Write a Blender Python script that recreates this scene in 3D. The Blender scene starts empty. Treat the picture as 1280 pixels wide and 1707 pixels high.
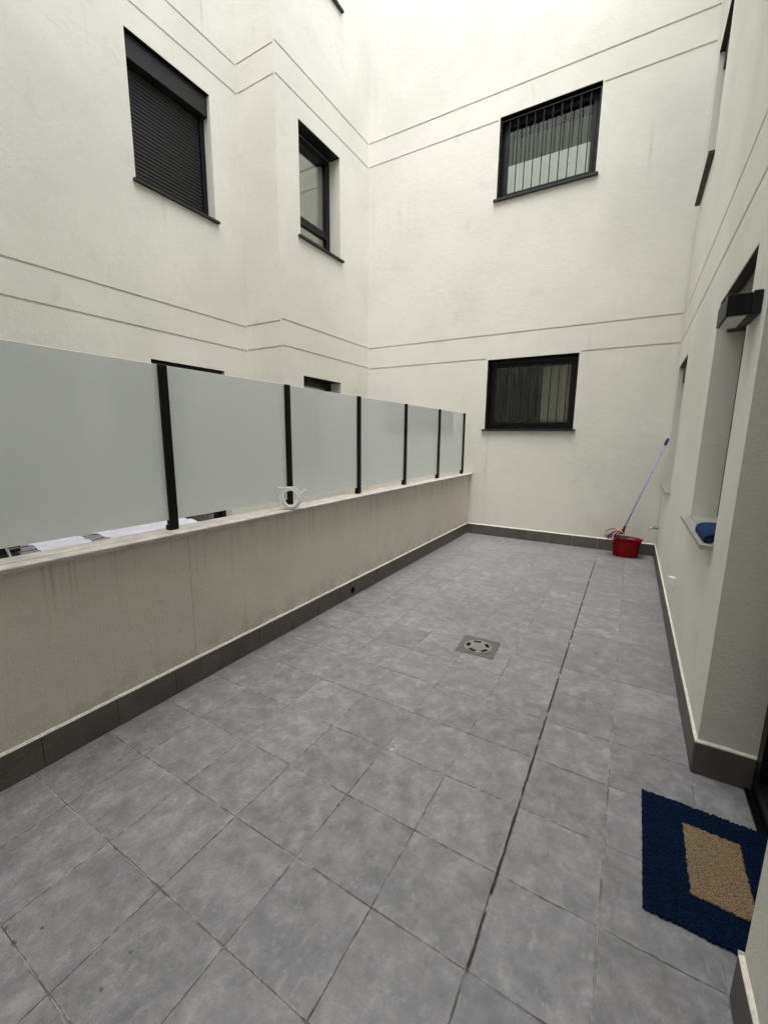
import bpy, bmesh, math, random
from mathutils import Matrix, Vector
R = math.radians
random.seed(11)
S = bpy.context.scene
COL = S.collection

# ------------------------------------------------------------------ camera
cam_d = bpy.data.cameras.new('camera')
cam_d.sensor_fit = 'HORIZONTAL'; cam_d.sensor_width = 36.0
cam_d.lens = 36.0 * 697.7 / 1280.0
cam_d.clip_start = 0.02; cam_d.clip_end = 500
cam = bpy.data.objects.new('camera', cam_d); COL.objects.link(cam)
yaw, pitch, roll = 0.528204, 0.17584562, -0.0107842
fw = Vector((-math.sin(yaw) * math.cos(pitch), math.cos(yaw) * math.cos(pitch), -math.sin(pitch)))
rt = Vector((math.cos(yaw), math.sin(yaw), 0)); dn = fw.cross(rt)
rt2 = math.cos(roll) * rt + math.sin(roll) * dn
dn2 = -math.sin(roll) * rt + math.cos(roll) * dn
m = Matrix.Identity(4)
for i in range(3):
    m[i][0] = rt2[i]; m[i][1] = -dn2[i]; m[i][2] = -fw[i]
m.translation = (0, 0, 1.55)
cam.matrix_world = m
S.camera = cam

# ------------------------------------------------------------------ sky, sun, exposure
SUN_EL, SUN_AZ = 74.0, 160.0          # azimuth the light comes from, clockwise from +Y
world = bpy.data.worlds.new('World'); S.world = world; world.use_nodes = True
wn = world.node_tree; wn.nodes.clear()
wo = wn.nodes.new('ShaderNodeOutputWorld'); bg = wn.nodes.new('ShaderNodeBackground')
sky = wn.nodes.new('ShaderNodeTexSky'); sky.sky_type = 'NISHITA'; sky.sun_disc = False
sky.sun_elevation = R(SUN_EL); sky.sun_rotation = R(SUN_AZ)
sky.air_density = 1.0; sky.dust_density = 3.0; sky.ozone_density = 1.0
hs = wn.nodes.new('ShaderNodeHueSaturation'); hs.inputs['Saturation'].default_value = 0.38   # overcast: nearly white sky
wn.links.new(sky.outputs[0], hs.inputs['Color']); wn.links.new(hs.outputs[0], bg.inputs['Color'])
bg.inputs['Strength'].default_value = 0.15
wn.links.new(bg.outputs[0], wo.inputs['Surface'])
sun_d = bpy.data.lights.new('sun', 'SUN'); sun_d.energy = 0.5; sun_d.angle = R(85); sun_d.color = (1.0, 0.97, 0.93)
sun = bpy.data.objects.new('sun', sun_d); COL.objects.link(sun)
az = R(SUN_AZ); el = R(SUN_EL)
to_sun = Vector((math.sin(az) * math.cos(el), math.cos(az) * math.cos(el), math.sin(el)))
sun.rotation_euler = to_sun.to_track_quat('Z', 'Y').to_euler()
sun.location = (0, 0, 30)
vs = S.view_settings
vs.view_transform = 'Standard'; vs.look = 'None'; vs.gamma = 1.0; vs.use_curve_mapping = False
vs.exposure = 2.0
S.cycles.use_denoising = True
S.cycles.max_bounces = 10; S.cycles.diffuse_bounces = 6; S.cycles.glossy_bounces = 4
S.cycles.transmission_bounces = 6; S.cycles.transparent_max_bounces = 8
S.cycles.sample_clamp_indirect = 6.0

# ------------------------------------------------------------------ helpers
WM = {}
def obj(name, bm, mat, parent=None, M=None, smooth=False):
    if isinstance(bm, bpy.types.Mesh):
        me = bm
    else:
        me = bpy.data.meshes.new(name)
        bmesh.ops.recalc_face_normals(bm, faces=bm.faces[:])
        bm.to_mesh(me); bm.free()
        if smooth:
            for p in me.polygons: p.use_smooth = True
    if mat is not None and len(me.materials) == 0:
        for mm in (mat if isinstance(mat, (list, tuple)) else [mat]): me.materials.append(mm)
    o = bpy.data.objects.new(name, me); COL.objects.link(o)
    M = Matrix.Identity(4) if M is None else M
    put(o, parent, M)
    return o
def put(o, parent, M):
    if parent is not None:
        o.parent = parent; o.matrix_parent_inverse = WM[parent.name].inverted()
    o.matrix_basis = M; WM[o.name] = M.copy()
def thing(name, label, cat, loc, group=None):
    o = bpy.data.objects.new(name, None); COL.objects.link(o)
    o.empty_display_size = 0.1
    put(o, None, Matrix.Translation(loc))
    return tag(o, label, cat, group)
def tag(o, label, cat, group=None):
    o['label'] = label; o['category'] = cat
    if group: o['group'] = group
    return o
def T(x, y, z): return Matrix.Translation((x, y, z))
def box(bm, x0, x1, y0, y1, z0, z1, M=None, mat=0):
    vs_ = [bm.verts.new((x, y, z)) for x in (x0, x1) for y in (y0, y1) for z in (z0, z1)]
    if M is not None:
        for v in vs_: v.co = M @ v.co
    for f in ((0, 1, 3, 2), (4, 6, 7, 5), (0, 4, 5, 1), (2, 3, 7, 6), (0, 2, 6, 4), (1, 5, 7, 3)):
        fc = bm.faces.new([vs_[i] for i in f]); fc.material_index = mat
    return bm
def bbox(x0, x1, y0, y1, z0, z1, bev=0.0, seg=1):
    bm = bmesh.new(); box(bm, x0, x1, y0, y1, z0, z1)
    if bev: bmesh.ops.bevel(bm, geom=bm.edges[:], offset=bev, segments=seg, affect='EDGES', clamp_overlap=True)
    return bm
def tube(bm, pts, r, n=8, cap=True, mat=0):
    pts = [Vector(p) for p in pts]; rings = []
    up = Vector((0.3, 0.2, 1)).normalized()
    for i, p in enumerate(pts):
        d = (pts[min(i + 1, len(pts) - 1)] - pts[max(i - 1, 0)]).normalized()
        a = d.cross(up)
        if a.length < 1e-3: a = d.cross(Vector((1, 0, 0)))
        a.normalize(); b = d.cross(a).normalized(); up = b if abs(b.dot(d)) < .99 else up
        rr = r[i] if isinstance(r, (list, tuple)) else r
        rings.append([bm.verts.new(p + rr * (math.cos(2 * math.pi * k / n) * a + math.sin(2 * math.pi * k / n) * b)) for k in range(n)])
        up = Vector((0.3, 0.2, 1)).normalized()
    for i in range(len(rings) - 1):
        # keep rings aligned: choose the offset with the least twist
        A, B = rings[i], rings[i + 1]
        best = min(range(n), key=lambda s: sum((A[k].co - B[(k + s) % n].co).length for k in range(n)))
        rings[i + 1] = B = B[best:] + B[:best]
        for k in range(n):
            f = bm.faces.new((A[k], A[(k + 1) % n], B[(k + 1) % n], B[k])); f.smooth = True; f.material_index = mat
    if cap:
        for rg in (rings[0], rings[-1]):
            f = bm.faces.new(rg); f.material_index = mat
    return bm
def lathe(bm, prof, n=24, M=None):
    rings = []
    for r, z in prof:
        rings.append([bm.verts.new((r * math.cos(2 * math.pi * k / n), r * math.sin(2 * math.pi * k / n), z)) for k in range(n)])
    for A, B in zip(rings, rings[1:]):
        for k in range(n): bm.faces.new((A[k], A[(k + 1) % n], B[(k + 1) % n], B[k])).smooth = True
    bm.faces.new(rings[0]); bm.faces.new(rings[-1])
    if M is not None:
        for rg in rings:
            for v in rg: v.co = M @ v.co
    return bm
def catmull(pts, n=8):
    P = [Vector(p) for p in pts]; P = [2 * P[0] - P[1]] + P + [2 * P[-1] - P[-2]]; out = []
    for i in range(1, len(P) - 2):
        a, b, c, d = P[i - 1:i + 3]
        for k in range(n):
            t = k / n
            out.append(0.5 * ((2 * b) + (c - a) * t + (2 * a - 5 * b + 4 * c - d) * t * t + (3 * b - a - 3 * c + d) * t ** 3))
    out.append(P[-2]); return out

# ------------------------------------------------------------------ materials
class NT:
    def __init__(s, name):
        s.m = bpy.data.materials.new(name); s.m.use_nodes = True; s.t = s.m.node_tree
        s.b = s.t.nodes['Principled BSDF']; s.out = s.t.nodes['Material Output']
    def n(s, ty, **kw):
        nd = s.t.nodes.new(ty)
        for k, v in kw.items():
            if k.startswith('i_'):
                nd.inputs[k[2:].replace('_', ' ')].default_value = v
            else: setattr(nd, k, v)
        return nd
    def l(s, a, b): s.t.links.new(a, b)
    def val(s, x, sock):
        if isinstance(x, (int, float)): sock.default_value = x
        else: s.l(x, sock)
    def math(s, op, a, b=None, c=None, clamp=False):
        nd = s.n('ShaderNodeMath', operation=op, use_clamp=clamp)
        s.val(a, nd.inputs[0])
        if b is not None: s.val(b, nd.inputs[1])
        if c is not None: s.val(c, nd.inputs[2])
        return nd.outputs[0]
    def noise(s, vec, scale, detail=4, rough=0.55, dist=0.0):
        nd = s.n('ShaderNodeTexNoise'); s.l(vec, nd.inputs['Vector'])
        nd.inputs['Scale'].default_value = scale; nd.inputs['Detail'].default_value = detail
        nd.inputs['Roughness'].default_value = rough; nd.inputs['Distortion'].default_value = dist
        return nd.outputs[0]
    def ramp(s, f, stops):
        nd = s.n('ShaderNodeValToRGB'); s.l(f, nd.inputs[0]); e = nd.color_ramp.elements
        while len(e) < len(stops): e.new(0.5)
        for q, (p, c) in zip(e, stops): q.position = p; q.color = (*c, 1) if len(c) == 3 else c
        return nd.outputs[0]
    def mix(s, f, a, b, mode='MIX'):
        nd = s.n('ShaderNodeMix', data_type='RGBA', blend_type=mode)
        s.val(f, nd.inputs[0])
        for x, k in ((a, 6), (b, 7)):
            if isinstance(x, tuple): nd.inputs[k].default_value = (*x, 1)
            else: s.l(x, nd.inputs[k])
        return nd.outputs[2]
    def maprange(s, v, a, b, c=0.0, d=1.0):
        nd = s.n('ShaderNodeMapRange', interpolation_type='SMOOTHSTEP')
        s.val(v, nd.inputs[0])
        for i, x in enumerate((a, b, c, d)): nd.inputs[i + 1].default_value = x
        return nd.outputs[0]
    def pos(s): return s.n('ShaderNodeNewGeometry').outputs['Position']
    def scale(s, vec, sx, sy, sz):
        nd = s.n('ShaderNodeVectorMath', operation='MULTIPLY'); s.l(vec, nd.inputs[0]); nd.inputs[1].default_value = (sx, sy, sz)
        return nd.outputs[0]
    def bump(s, h, strength, dist):
        nd = s.n('ShaderNodeBump'); s.l(h, nd.inputs['Height'])
        nd.inputs['Strength'].default_value = strength; nd.inputs['Distance'].default_value = dist
        s.l(nd.outputs[0], s.b.inputs['Normal'])
    def set(s, color=None, rough=None, metal=None, spec=None):
        if color is not None:
            if isinstance(color, tuple): s.b.inputs['Base Color'].default_value = (*color, 1)
            else: s.l(color, s.b.inputs['Base Color'])
        if rough is not None: s.val(rough, s.b.inputs['Roughness'])
        if metal is not None: s.b.inputs['Metallic'].default_value = metal
        if spec is not None: s.b.inputs['Specular IOR Level'].default_value = spec
        return s.m

def stucco(name, base, dark, dirt=(0.45, 0.42, 0.37), streak=0.5, drip=None):
    s = NT(name); p = s.pos()
    big = s.noise(p, 0.7, 5, 0.6, 0.4); mid = s.noise(p, 3.2, 6, 0.65, 0.8)
    c = s.mix(s.maprange(big, .35, .7), base, dark)
    smudge = s.maprange(mid, .56, .78)
    c = s.mix(s.math('MULTIPLY', smudge, .35), c, tuple(x * .72 for x in dark))
    # run-off streaks: noise drawn out along the vertical
    st = s.noise(s.scale(p, 9, 9, .35), 1.0, 5, .6)
    stm = s.math('MULTIPLY', s.maprange(st, .58, .80), s.maprange(s.noise(p, .9, 2), .45, .65))
    c = s.mix(s.math('MULTIPLY', stm, streak), c, dirt)
    # scuffs: thin slanting smears
    sc_ = s.noise(s.scale(p, 1.6, 1.6, 5.5), 1.3, 6, .7, 1.2)
    c = s.mix(s.math('MULTIPLY', s.maprange(sc_, .60, .74), .28), c, tuple(x * .78 for x in dark))
    if drip:
        sep = s.n('ShaderNodeSeparateXYZ'); s.l(p, sep.inputs[0])
        dn_ = s.noise(s.scale(p, 30, 30, .8), 1.0, 4, .65)
        reach = s.math('ADD', sep.outputs[2], s.math('MULTIPLY', s.noise(s.scale(p, 12, 12, .2), 1.0, 3), .9))
        dm_ = s.math('MULTIPLY', s.maprange(dn_, .50, .68), s.maprange(reach, 1.05, 1.55))
        c = s.mix(s.math('MULTIPLY', dm_, .55), c, dirt)
        ck = s.math('ABSOLUTE', s.math('ADD', s.math('SUBTRACT', sep.outputs[1], drip), s.math('MULTIPLY', s.math('SUBTRACT', s.noise(s.scale(p, 0, 0, 9), 1.0, 4), .5), .03)))
        c = s.mix(s.math('MULTIPLY', s.maprange(ck, .001, .006, 1, 0), .45), c, dirt)
        foot_ = s.math('MULTIPLY', s.maprange(sep.outputs[2], .16, .34, 1, 0), s.maprange(s.noise(p, 9, 4), .42, .62))
        c = s.mix(s.math('MULTIPLY', foot_, .35), c, dirt)
    grain = s.noise(p, 260, 3, .6); g2 = s.noise(p, 90, 3, .6)
    c = s.mix(s.math('MULTIPLY', s.maprange(grain, .35, .62), .10), c, tuple(x * .6 for x in base))
    s.set(c, 0.92, spec=.2)
    h = s.math('ADD', s.math('MULTIPLY', grain, .5), s.math('MULTIPLY', g2, 1.0))
    h = s.math('ADD', h, s.math('MULTIPLY', s.noise(p, 14, 3), .9))
    s.bump(h, .6, .0055)
    return s.m
M_WALL = stucco('cream_stucco', (.775, .764, .695), (.690, .679, .615))
M_PARA = stucco('taupe_stucco', (.72, .675, .595), (.64, .595, .52), (.33, .29, .235), .7, 1.522)

def plain(name, c, rough=.5, metal=0., spec=.5, nscale=None, namt=.15, bump=0.):
    s = NT(name)
    if nscale:
        p = s.pos(); n = s.noise(p, nscale, 5)
        col = s.mix(s.maprange(n, .3, .7), tuple(x * (1 - namt) for x in c), tuple(min(1, x * (1 + namt)) for x in c))
        s.set(col, s.maprange(n, .2, .8, max(0, rough - .08), min(1, rough + .08)), metal, spec)
        if bump: s.bump(n, bump, .004)
    else: s.set(c, rough, metal, spec)
    return s.m
M_FRAME = plain('anthracite_aluminium', (.0042, .0046, .0055), .42, 0, .28, 30, .2)
M_BLACK = plain('black_powder_coat', (.0028, .0028, .0032), .45, 0, .22, 40, .2)
M_SHUT = plain('shutter_slat_grey', (.011, .0115, .012), .45, 0, .3, 25, .15)
M_SBOX = plain('shutter_box_grey', (.014, .014, .0135), .5, 0, .3, 12, .15)
M_SILL = plain('dark_metal_sill', (.026, .024, .023), .55, 0, .3, 20, .2)
M_SILLG = plain('grey_stone_sill', (.33, .325, .31), .7, 0, .3, 35, .12)
M_COPE = plain('beige_coping', (.58, .545, .505), .8, 0, .3, 9, .14, .2)
M_CAP = plain('white_grout', (.80, .76, .66), .9, 0, .2, 60, .12, .4)
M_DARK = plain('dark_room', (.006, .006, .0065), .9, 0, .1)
M_CURT = plain('beige_curtain', (.66, .63, .50), .9, 0, .1, 40, .06)
M_BLIND = plain('olive_blind', (.13, .137, .095), .9, 0, .1, 60, .06)
M_REFLECT = plain('reflection_white', (.94, .95, .95), .9, 0, .1, 40, .04)
M_WHITE = plain('white_plastic', (.80, .80, .78), .4, 0, .5, 30, .05)
M_RED = plain('red_plastic', (.20, .003, .006), .5, 0, .15, 20, .12)
M_BLUE = plain('blue_plastic', (.012, .03, .20), .35, 0, .5)
M_CHROME = plain('worn_chrome', (.55, .54, .52), .28, 1., .5, 60, .15)
M_STEEL = plain('brushed_steel', (.29, .285, .275), .5, .5, .5, 50, .15)
M_PLATE = plain('dull_drain_plate', (.155, .142, .124), .7, .2, .3, 30, .2)
M_LAMP = plain('lamp_black', (.005, .005, .007), .5, 0, .3, 25, .15)
M_DIFF = plain('opal_diffuser', (.55, .54, .48), .4, 0, .4)
M_STR = [plain('mop_white', (.52, .47, .46), .95, 0, .1), plain('mop_red', (.30, .02, .05), .95, 0, .1), plain('mop_grey', (.12, .10, .12), .95, 0, .1)]
M_SHEET = plain('white_sheet', (.80, .80, .86), .9, 0, .1, 6, .06)
M_GRND = plain('concrete_ground', (.25, .24, .23), .9, 0, .2, 3, .15)

M_HANDLE = plain('handle_paint', (.34, .40, .64), .3, 0, .5, 8, .10)

# skirting tile: brown grey porcelain, each piece its own tone
s = NT('skirting_tile'); p = s.pos(); oi = s.n('ShaderNodeObjectInfo').outputs['Random']
n1 = s.noise(p, 7, 6, .6, .5)
c = s.mix(s.maprange(n1, .3, .7), (.075, .066, .060), (.120, .108, .098))
c = s.mix(s.math('MULTIPLY', oi, .35), c, (.125, .115, .107))
c = s.mix(s.math('MULTIPLY', s.maprange(s.noise(p, 45, 4), .6, .75), .4), c, (.22, .21, .20))
s.set(c, s.maprange(n1, .2, .8, .45, .62), spec=.4); s.bump(s.noise(p, 120, 3), .15, .002); M_SKIRT = s.m

# frosted glass: satin pane, light scatters through; outer surface stays glossy
s = NT('frosted_glass'); s.t.nodes.remove(s.b)
tr = s.n('ShaderNodeBsdfTranslucent'); tr.inputs[0].default_value = (.96, .985, .97, 1)
df = s.n('ShaderNodeBsdfDiffuse'); df.inputs[0].default_value = (.93, .98, .975, 1)
gl = s.n('ShaderNodeBsdfGlossy'); gl.inputs['Roughness'].default_value = .04; gl.inputs[0].default_value = (.9, .95, .93, 1)
fr = s.n('ShaderNodeFresnel'); fr.inputs[0].default_value = 1.45
m1 = s.n('ShaderNodeMixShader'); m1.inputs[0].default_value = .78; s.l(tr.outputs[0], m1.inputs[1]); s.l(df.outputs[0], m1.inputs[2])
m2 = s.n('ShaderNodeMixShader'); s.l(s.math('ADD', s.math('MULTIPLY', fr.outputs[0], 1.3), .02, clamp=True), m2.inputs[0]); s.l(m1.outputs[0], m2.inputs[1]); s.l(gl.outputs[0], m2.inputs[2])
s.l(m2.outputs[0], s.out.inputs[0]); M_FROST = s.m

# window glass: clear pane that mirrors the court
s = NT('window_glass'); s.t.nodes.remove(s.b)
tp = s.n('ShaderNodeBsdfTransparent'); tp.inputs[0].default_value = (.97, .98, .965, 1)
gl = s.n('ShaderNodeBsdfGlossy'); gl.inputs['Roughness'].default_value = .0; gl.inputs[0].default_value = (.95, .97, .95, 1)
fr = s.n('ShaderNodeFresnel'); fr.inputs[0].default_value = 1.6
m2 = s.n('ShaderNodeMixShader'); s.l(s.math('MULTIPLY', fr.outputs[0], .75, clamp=True), m2.inputs[0]); s.l(tp.outputs[0], m2.inputs[1]); s.l(gl.outputs[0], m2.inputs[2])
s.l(m2.outputs[0], s.out.inputs[0]); M_GLASS = s.m

# floor tiles ------------------------------------------------------
X0, PX, PY = 0.057, 0.330, 0.3255
STAINS = [(-1.567, .328, .014, (.05, .055, .05)), (-1.499, .326, .013, (.05, .055, .05)), (-1.471, .389, .008, (.06, .015, .02)),
          (-1.167, .497, .010, (.06, .06, .06)), (-1.149, .406, .009, (.06, .06, .06)), (-.719, 1.104, .006, (.07, .07, .07)),
          (-.423, 5.737, .030, (.20, .06, .055))]
def black_joint(s, p):
    """dirt packed in one long joint; 1 where black"""
    sep = s.n('ShaderNodeSeparateXYZ'); s.l(p, sep.inputs[0])
    wob = s.math('MULTIPLY', s.math('SUBTRACT', s.noise(s.scale(p, 0, 1, 0), 14, 4), .5), .008)
    d = s.math('ABSOLUTE', s.math('ADD', s.math('ADD', sep.outputs[0], .2695), wob))
    wd = s.math('ADD', .0006, s.math('MULTIPLY', s.noise(s.scale(p, 0, 1, 0), 5, 3), .0075))
    a = s.maprange(s.math('SUBTRACT', d, wd), -.002, .003, 1, 0)
    gate = s.math('MULTIPLY', s.maprange(sep.outputs[1], .95, 1.0), s.maprange(sep.outputs[1], 5.6, 6.2, 1, 0))
    brk = s.maprange(s.noise(s.scale(p, 0, 1, 0), 7, 3), .36, .44)
    return s.math('MULTIPLY', s.math('MULTIPLY', a, gate), brk)
s = NT('grey_slate_tile'); p = s.pos(); oi = s.n('ShaderNodeObjectInfo').outputs['Random']
off = s.n('ShaderNodeCombineXYZ'); s.l(s.math('MULTIPLY', oi, 37.0), off.inputs[0]); s.l(s.math('MULTIPLY', oi, 91.0), off.inputs[1]); s.l(s.math('MULTIPLY', oi, 53.), off.inputs[2])
add = s.n('ShaderNodeVectorMath', operation='ADD'); s.l(p, add.inputs[0]); s.l(off.outputs[0], add.inputs[1]); q = add.outputs[0]
n1 = s.noise(q, 10, 10, .74, .15); n2 = s.noise(s.scale(q, 1.0, .62, 1), 27, 8, .72, .35); n3 = s.noise(q, 3.4, 4, .55)
c = s.ramp(n1, [(.30, (.175, .174, .185)), (.44, (.226, .223, .235)), (.53, (.272, .268, .278)), (.60, (.328, .322, .332)), (.72, (.41, .404, .412))])
c = s.mix(s.math('MULTIPLY', s.maprange(n2, .55, .64), .42), c, (.43, .42, .42))
c = s.mix(s.math('MULTIPLY', s.maprange(n2, .45, .36), .34), c, (.135, .134, .137))
c = s.mix(s.math('MULTIPLY', s.maprange(n3, .52, .72), .32), c, (.262, .238, .236))
vmul = s.n('ShaderNodeHueSaturation'); vmul.inputs['Saturation'].default_value = .7; s.l(c, vmul.inputs['Color']); s.l(s.math('ADD', .84, s.math('MULTIPLY', oi, .14)), vmul.inputs['Value']); c = vmul.outputs[0]
# pale film of dried dust that ignores the joints
film = s.noise(p, 1.1, 5, .6, .5); c = s.mix(s.math('MULTIPLY', s.maprange(film, .50, .72), .22), c, (.29, .287, .29))
# chipped, dusty tile edges
tc = s.n('ShaderNodeTexCoord').outputs['Object']; sp = s.n('ShaderNodeSeparateXYZ'); s.l(tc, sp.inputs[0])
ex = s.math('SUBTRACT', PX / 2 - .002, s.math('ABSOLUTE', sp.outputs[0])); ey = s.math('SUBTRACT', PY / 2 - .002, s.math('ABSOLUTE', sp.outputs[1]))
ed = s.math('MINIMUM', ex, ey)
en = s.noise(p, 30, 4); em = s.math('MULTIPLY', s.maprange(ed, .001, .007, 1, 0), s.maprange(en, .52, .62)); c = s.mix(s.math('MULTIPLY', em, .45), c, (.46, .45, .45))
em = s.math('MULTIPLY', s.maprange(ed, .0005, .005, 1, 0), s.maprange(en, .50, .40)); c = s.mix(s.math('MULTIPLY', em, .6), c, (.10, .10, .10))
for (sx, sy, sr, sc_) in STAINS:
    dv = s.n('ShaderNodeVectorMath', operation='DISTANCE'); s.l(p, dv.inputs[0]); dv.inputs[1].default_value = (sx, sy, 0)
    dd = s.math('ADD', dv.outputs['Value'], s.math('MULTIPLY', s.math('SUBTRACT', s.noise(p, 60, 2), .5), sr * 1.3))
    c = s.mix(s.math('MULTIPLY', s.maprange(dd, sr * .3, sr * .8, 1, 0), .7), c, sc_)
bj = black_joint(s, p); c = s.mix(s.math('MULTIPLY', bj, .92), c, (.026, .020, .018))
s.set(c, s.math('ADD', s.maprange(n1, .25, .75, .40, .56), s.math('MULTIPLY', bj, .3)), spec=.45)
h = s.math('ADD', s.math('MULTIPLY', n2, .6), s.math('MULTIPLY', s.noise(q, 150, 3), .35)); s.bump(h, .22, .003); M_TILE = s.m
s = NT('floor_grout'); p = s.pos(); n = s.noise(p, 6, 5, .6)
c = s.ramp(n, [(.32, (.075, .072, .070)), (.46, (.17, .166, .162)), (.60, (.36, .35, .345))]); c = s.mix(black_joint(s, p), c, (.018, .015, .014)); s.set(c, .9, spec=.2); M_GROUT = s.m

# ------------------------------------------------------------------ ground
def struct(o): o['kind'] = 'structure'; return o
bm = bmesh.new(); box(bm, -60, 60, -60, 60, -.4, -.16); struct(obj('ground', bm, M_GRND))
bm = bmesh.new(); box(bm, -2.30, .9, -1.6, 6.68, -.15, -.0020)
floor = struct(obj('patio_floor', bm, M_GROUT))
_tm = {}
def tile_mesh(w, d):
    k = (round(w, 4), round(d, 4))
    if k not in _tm:
        b = bbox(-w / 2, w / 2, -d / 2, d / 2, -.009, 0, .0012)
        me = bpy.data.meshes.new('tile'); bmesh.ops.recalc_face_normals(b, faces=b.faces[:]); b.to_mesh(me); b.free(); me.materials.append(M_TILE); _tm[k] = me
    return _tm[k]
J = .0034
for i in range(-7, 2):
    for j in range(-2, 21):
        xa, xb = X0 + i * PX, X0 + (i + 1) * PX; ya, yb = j * PY, (j + 1) * PY
        xa, xb = max(xa, -2.248), min(xb, .66); ya, yb = max(ya, -.60), min(yb, 6.603)
        if i == 1:
            ya, yb = max(ya, 1.30), min(yb, 2.25)
        if yb - ya < .03 or xb - xa < .03: continue
        w, d = xb - xa - J, yb - ya - J
        Mx = T((xa + xb) / 2 + random.uniform(-.0006, .0006), (ya + yb) / 2 + random.uniform(-.0006, .0006), random.uniform(-.0008, .0006)) @ Matrix.Rotation(random.uniform(-.0025, .0025), 4, 'X') @ Matrix.Rotation(random.uniform(-.0025, .0025), 4, 'Y') @ Matrix.Rotation(random.uniform(-.0015, .0015), 4, 'Z')
        obj('tile', tile_mesh(w, d), None, floor, Mx)
bm = bmesh.new(); box(bm, -5.0, -2.36, -1.6, 6.7, -.15, 0); struct(obj('neighbouring_floor', bm, M_GRND))

# ------------------------------------------------------------------ walls
HT = 10.2
GZ = [2.755, 3.10, 5.955, 6.30, 9.15, 9.5]
def wall_mesh(u0, u1, z0, z1, openings, grooves, thick, gw=.024, gd=.016, ends=(1, 1)):
    """slab in local coords: face at y=0, y grows into the wall. openings (ua,ub,za,zb,depth) are niches; grooves (z,ua,ub)."""
    us = {u0, u1}; zs = {z0, z1}
    for o in openings: us |= {o[0], o[1]}; zs |= {o[2], o[3]}
    for z, a, b in grooves: us |= {a, b}; zs |= {z - gw / 2, z + gw / 2}
    us = sorted(us); zs = sorted(zs); bm = bmesh.new(); cache = {}
    def V(u, y, z):
        k = (round(u, 5), round(y, 5), round(z, 5))
        if k not in cache: cache[k] = bm.verts.new((u, y, z))
        return cache[k]
    def dep(i, j):
        if i < 0 or j < 0 or i >= len(us) - 1 or j >= len(zs) - 1: return None
        u = (us[i] + us[i + 1]) / 2; z = (zs[j] + zs[j + 1]) / 2
        for o in openings:
            if o[0] < u < o[1] and o[2] < z < o[3]: return o[4]
        for gz, a, b in grooves:
            if a < u < b and abs(z - gz) < gw / 2: return gd
        return 0.
    def face(vs_):
        if len(set(vs_)) == 4:
            try: bm.faces.new(vs_)
            except ValueError: pass
    for i in range(len(us) - 1):
        for j in range(len(zs) - 1):
            d = dep(i, j); a, b, c_, e = us[i], us[i + 1], zs[j], zs[j + 1]
            face([V(a, d, c_), V(b, d, c_), V(b, d, e), V(a, d, e)])
            dr = dep(i + 1, j)
            if dr is not None and dr != d: face([V(b, d, c_), V(b, dr, c_), V(b, dr, e), V(b, d, e)])
            du = dep(i, j + 1)
            if du is not None and du != d: face([V(a, d, e), V(b, d, e), V(b, du, e), V(a, du, e)])
    # closing box behind
    for a, on in ((u0, ends[0]), (u1, ends[1])):
        if on: bm.faces.new([bm.verts.new((a, 0, z0)), bm.verts.new((a, thick, z0)), bm.verts.new((a, thick, z1)), bm.verts.new((a, 0, z1))])
    for z in (z0, z1):
        bm.faces.new([bm.verts.new((u0, 0, z)), bm.verts.new((u1, 0, z)), bm.verts.new((u1, thick, z)), bm.verts.new((u0, thick, z))])
    bm.faces.new([bm.verts.new((u0, thick, z0)), bm.verts.new((u1, thick, z0)), bm.verts.new((u1, thick, z1)), bm.verts.new((u0, thick, z1))])
    return bm
def wall_obj(bm, mat, parent, M):
    me = bpy.data.meshes.new('wall_face'); bm.to_mesh(me); bm.free(); me.materials.append(mat)
    return obj('wall_face', me, None, parent, M)
def part(name, parent, M, mat, *boxes, bev=0.0):
    bm = bmesh.new()
    for b in boxes: box(bm, *b)
    if bev: bmesh.ops.bevel(bm, geom=bm.edges[:], offset=bev, segments=1, affect='EDGES', clamp_overlap=True)
    return obj(name, bm, mat, parent, M)
ND = .75      # how far a niche runs behind the face
def niche(u0, u1, z0, z1, d=ND): return (u0, u1, z0, z1, d)
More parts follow.
